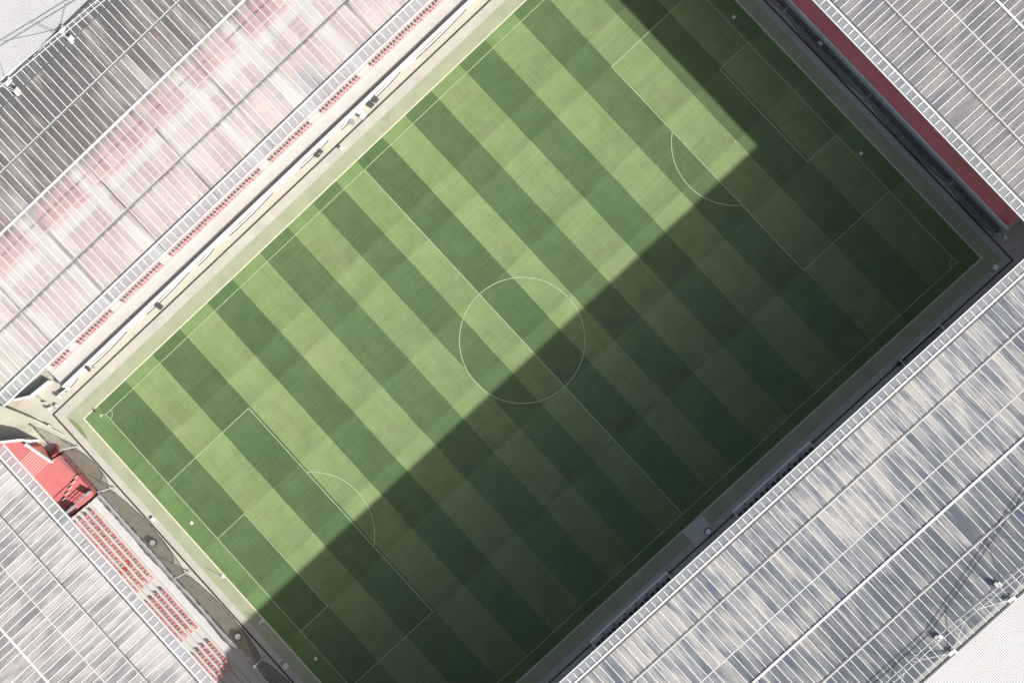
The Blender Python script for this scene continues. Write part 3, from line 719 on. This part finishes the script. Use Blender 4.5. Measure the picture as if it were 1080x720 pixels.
case(5.3, 40.75, .3, M['white'], 'white case close to the boards, beside the dark pair', .8, .6); case(5.2, 39.95, .3, M['white'], 'white case farther out on the walkway, beside the dark pair', .8, .6)
case(-.3, 38.7, .3, M['white'], 'small white box beside the drain channel on the upper left', .42, .42, .35)
case(-58.1, 17.8, .1, M['white'], 'white box on the pale strip left of the drain, in sun', .5, .55, .25)
case(-57.95, -11.4, .1, M['white'], 'white box on the pale strip in shade at the bottom', .8, .8, .4)
case(60.75, 1.05, 0, M['white'], 'long white box against the red terrace wall', .4, 1.1, .6); case(59.45, .0, .1, M['grey'], 'grey box behind the net near the red terrace', .7, .8, .5)
case(56.3, -38.15, .4, M['shelter'], 'pale box on the concrete at the right corner', .6, .6, .5); case(60.2, -35.95, .2, M['shelter'], 'small pale box beside the end of the red terrace', .35, .35, .4)
# broadcast camera cluster near the left end
o = empty('camera_tripod', (-49.9, 40.6, 0), 'dark tripod camera on the walkway near the left corner', 'camera'); 
b = MB(); 
for a in (90, 210, 330): b.bar((.12*math.cos(R(a)), .12*math.sin(R(a)), 1.3), (.55*math.cos(R(a)), .55*math.sin(R(a)), 0), .06)
b.build('tripod', M['black'], o)
b = MB(); b.box((-.22, -.45, 1.3), (.22, .3, 1.65)); b.box((-.12, .3, 1.38), (.12, .55, 1.58)); b.build('camera_body', M['dark'], o)
def chair(x, y, rz, label):
    o = empty('folding_chair', (x, y, 0.004), label, 'chair', None, rz)
    b = MB(); b.box((-.25, -.25, .42), (.25, .25, .47)); b.build('seat', M['deck'], o)
    b = MB(); b.hexa([(-.25, .22, .5), (.25, .22, .5), (.25, .26, .5), (-.25, .26, .5), (-.25, .31, .85), (.25, .31, .85), (.25, .35, .85), (-.25, .35, .85)]); b.build('backrest', M['deck'], o)
    for i in (-1, 1):
        for j in (-1, 1):
            b = MB(); b.bar((i*.22, j*.22, 0), (i*.22, j*.2, .42), .04); b.build('leg', M['grey'], o)
chair(-54.4, 40.6, .6, 'white chair on the walkway, farthest from the left corner'); chair(-56.2, 40.6, .2, 'white chair by the end of the boards')
chair(-58.4, 40.3, 1.2, 'white chair in front of the black banner shadow'); chair(-57.5, 40.0, 2.0, 'white chair nearest the drain corner'); chair(-60.3, 38.3, .4, 'white chair beside the diagonal ramp wall')
# banner flag (feather shape) lying dark on the corner concrete
o = empty('feather_banner', (-58.3, 41.6, 0), 'dark feather banner standing at the left corner concrete', 'banner')
b = MB(); b.tube([(0, 0, 0), (0, 0, 1.9)], .03, 6); b.build('pole', M['grey'], o)
b = MB(); pr = [(0, .5, .06), (0, 1.0, .18), (0, 1.5, .24), (0, 1.9, .08)]
for (_, z0, w0), (_, z1, w1) in zip(pr[:-1], pr[1:]): b.hexa([(-.02, 0, z0), (-.02, w0*2, z0), (.02, w0*2, z0), (.02, 0, z0), (-.02, 0, z1), (-.02, w1*2, z1), (.02, w1*2, z1), (.02, 0, z1)])
b.build('banner_cloth', M['black'], o)
# white lids on the grass behind the goal lines
for x, y, l in ((-54.25, 13.5, 'white square sprinkler lid in the sun behind the left goal line'), (-54.0, -13.6, 'white square sprinkler lid in shade behind the left goal line'), (53.75, -13.45, 'white square sprinkler lid in shade behind the right goal line'), (54.0, 13.3, 'white square sprinkler lid near the top edge behind the right goal line')):
    o = empty('sprinkler_lid', (x, y, .004), l, 'lid', 'square lids behind the goal lines', .15)
    b = MB(); b.box((-.23, -.23, 0), (.23, .23, .06)); b.build('lid_plate', M['white'], o)
    b = MB(); b.tube([(0, 0, .062), (0, 0, .10)], .12, 10); b.build('nozzle', M['shelter'], o)
# slim poles
for x, y, l in ((-56.1, 4.55, 'slim pole with a long thin shadow on the sunlit verge'), (-56.15, -4.2, 'slim pole at the edge of the big shadow on the verge')):
    o = empty('slim_pole', (x, y, 0), l, 'pole', 'slim poles on the left verge')
    b = MB(); b.tube([(0, 0, .05), (0, 0, 2.0)], .04, 8); b.build('shaft', M['white'], o)
    b = MB(); b.tube([(0, 0, 0), (0, 0, .08)], .28, 12); b.build('foot', M['white'], o)
# corner flags
for x, y, l in ((-HX-.05, HY+.05, 'corner flag in sun at the left corner of the pitch'), (HX+.05, -HY-.05, 'corner flag in shade at the right corner of the pitch')):
    o = empty('corner_flag', (x, y, 0), l, 'flag', 'corner flags')
    b = MB(); b.tube([(0, 0, 0), (0, 0, 1.5)], .03, 8); b.build('pole', M['white'], o)
    b = MB(); n = 6
    for i in range(n):
        q = lambda t: (-.02+-.45*t, .10*math.sin(5*t), 0)
        a, c = q(i/n), q((i+1)/n)
        b.face([(a[0], a[1], 1.12-.02*i), (c[0], c[1], 1.10-.02*i), (c[0], c[1], 1.46-.03*i), (a[0], a[1], 1.48-.03*i)])
    k = b.build('flag_cloth', M['vivid'] if x > 0 else M['white'], o)

# ------------------------------------------------------------------ camera, light, world
cd = bpy.data.cameras.new('camera'); cam = bpy.data.objects.new('camera', cd); COL.objects.link(cam)
cd.sensor_width = 36.0; cd.lens = 1450/1080*36; cd.clip_end = 9000; cd.clip_start = 1
RT = ((0.73160927, 0.67985531, 0.05044435), (-0.67775157, 0.73332863, -0.05368364), (-0.0734894, 0.00508671, 0.99728303))
m4 = Matrix(RT).to_4x4(); m4.translation = Vector((8.9071, -9.8733, 199.494)); cam.matrix_world = m4
sc.camera = cam
sd = Vector((-0.52, 1.346, -1.0)).normalized()
ld = bpy.data.lights.new('sun', 'SUN'); ld.energy = 4.6; ld.angle = R(0.75); ld.color = (1.0, 0.955, 0.88)
lo = bpy.data.objects.new('sun', ld); COL.objects.link(lo); lo.rotation_euler = sd.to_track_quat('-Z', 'Y').to_euler(); lo.location = (60, -150, 120)
w = bpy.data.worlds.new('World'); sc.world = w; w.use_nodes = True
nt = w.node_tree; nt.nodes.clear()
sky = nt.nodes.new('ShaderNodeTexSky'); sky.sky_type = 'NISHITA'; sky.sun_disc = False
sky.sun_elevation = math.asin(-sd.z); sky.sun_rotation = math.atan2(-sd.x, -sd.y); sky.dust_density = 4.0; sky.ozone_density = 0.6; sky.air_density = 1.0
bg = nt.nodes.new('ShaderNodeBackground'); bg.inputs[1].default_value = 0.10
ow = nt.nodes.new('ShaderNodeOutputWorld'); hs = nt.nodes.new('ShaderNodeHueSaturation'); hs.inputs['Saturation'].default_value = 0.88; nt.links.new(sky.outputs[0], hs.inputs['Color']); nt.links.new(hs.outputs[0], bg.inputs[0]); nt.links.new(bg.outputs[0], ow.inputs[0])
sc.view_settings.view_transform = 'Standard'; sc.view_settings.look = 'None'; sc.view_settings.gamma = 1.0
sc.view_settings.exposure = 1.0
sc.render.engine = 'CYCLES'
sc.cycles.use_denoising = True
sc.cycles.max_bounces = 8; sc.cycles.diffuse_bounces = 4; sc.cycles.transparent_max_bounces = 12; sc.cycles.transmission_bounces = 8
sc.cycles.caustics_refractive = False; sc.cycles.caustics_reflective = False
sc.cycles.sample_clamp_indirect = 6
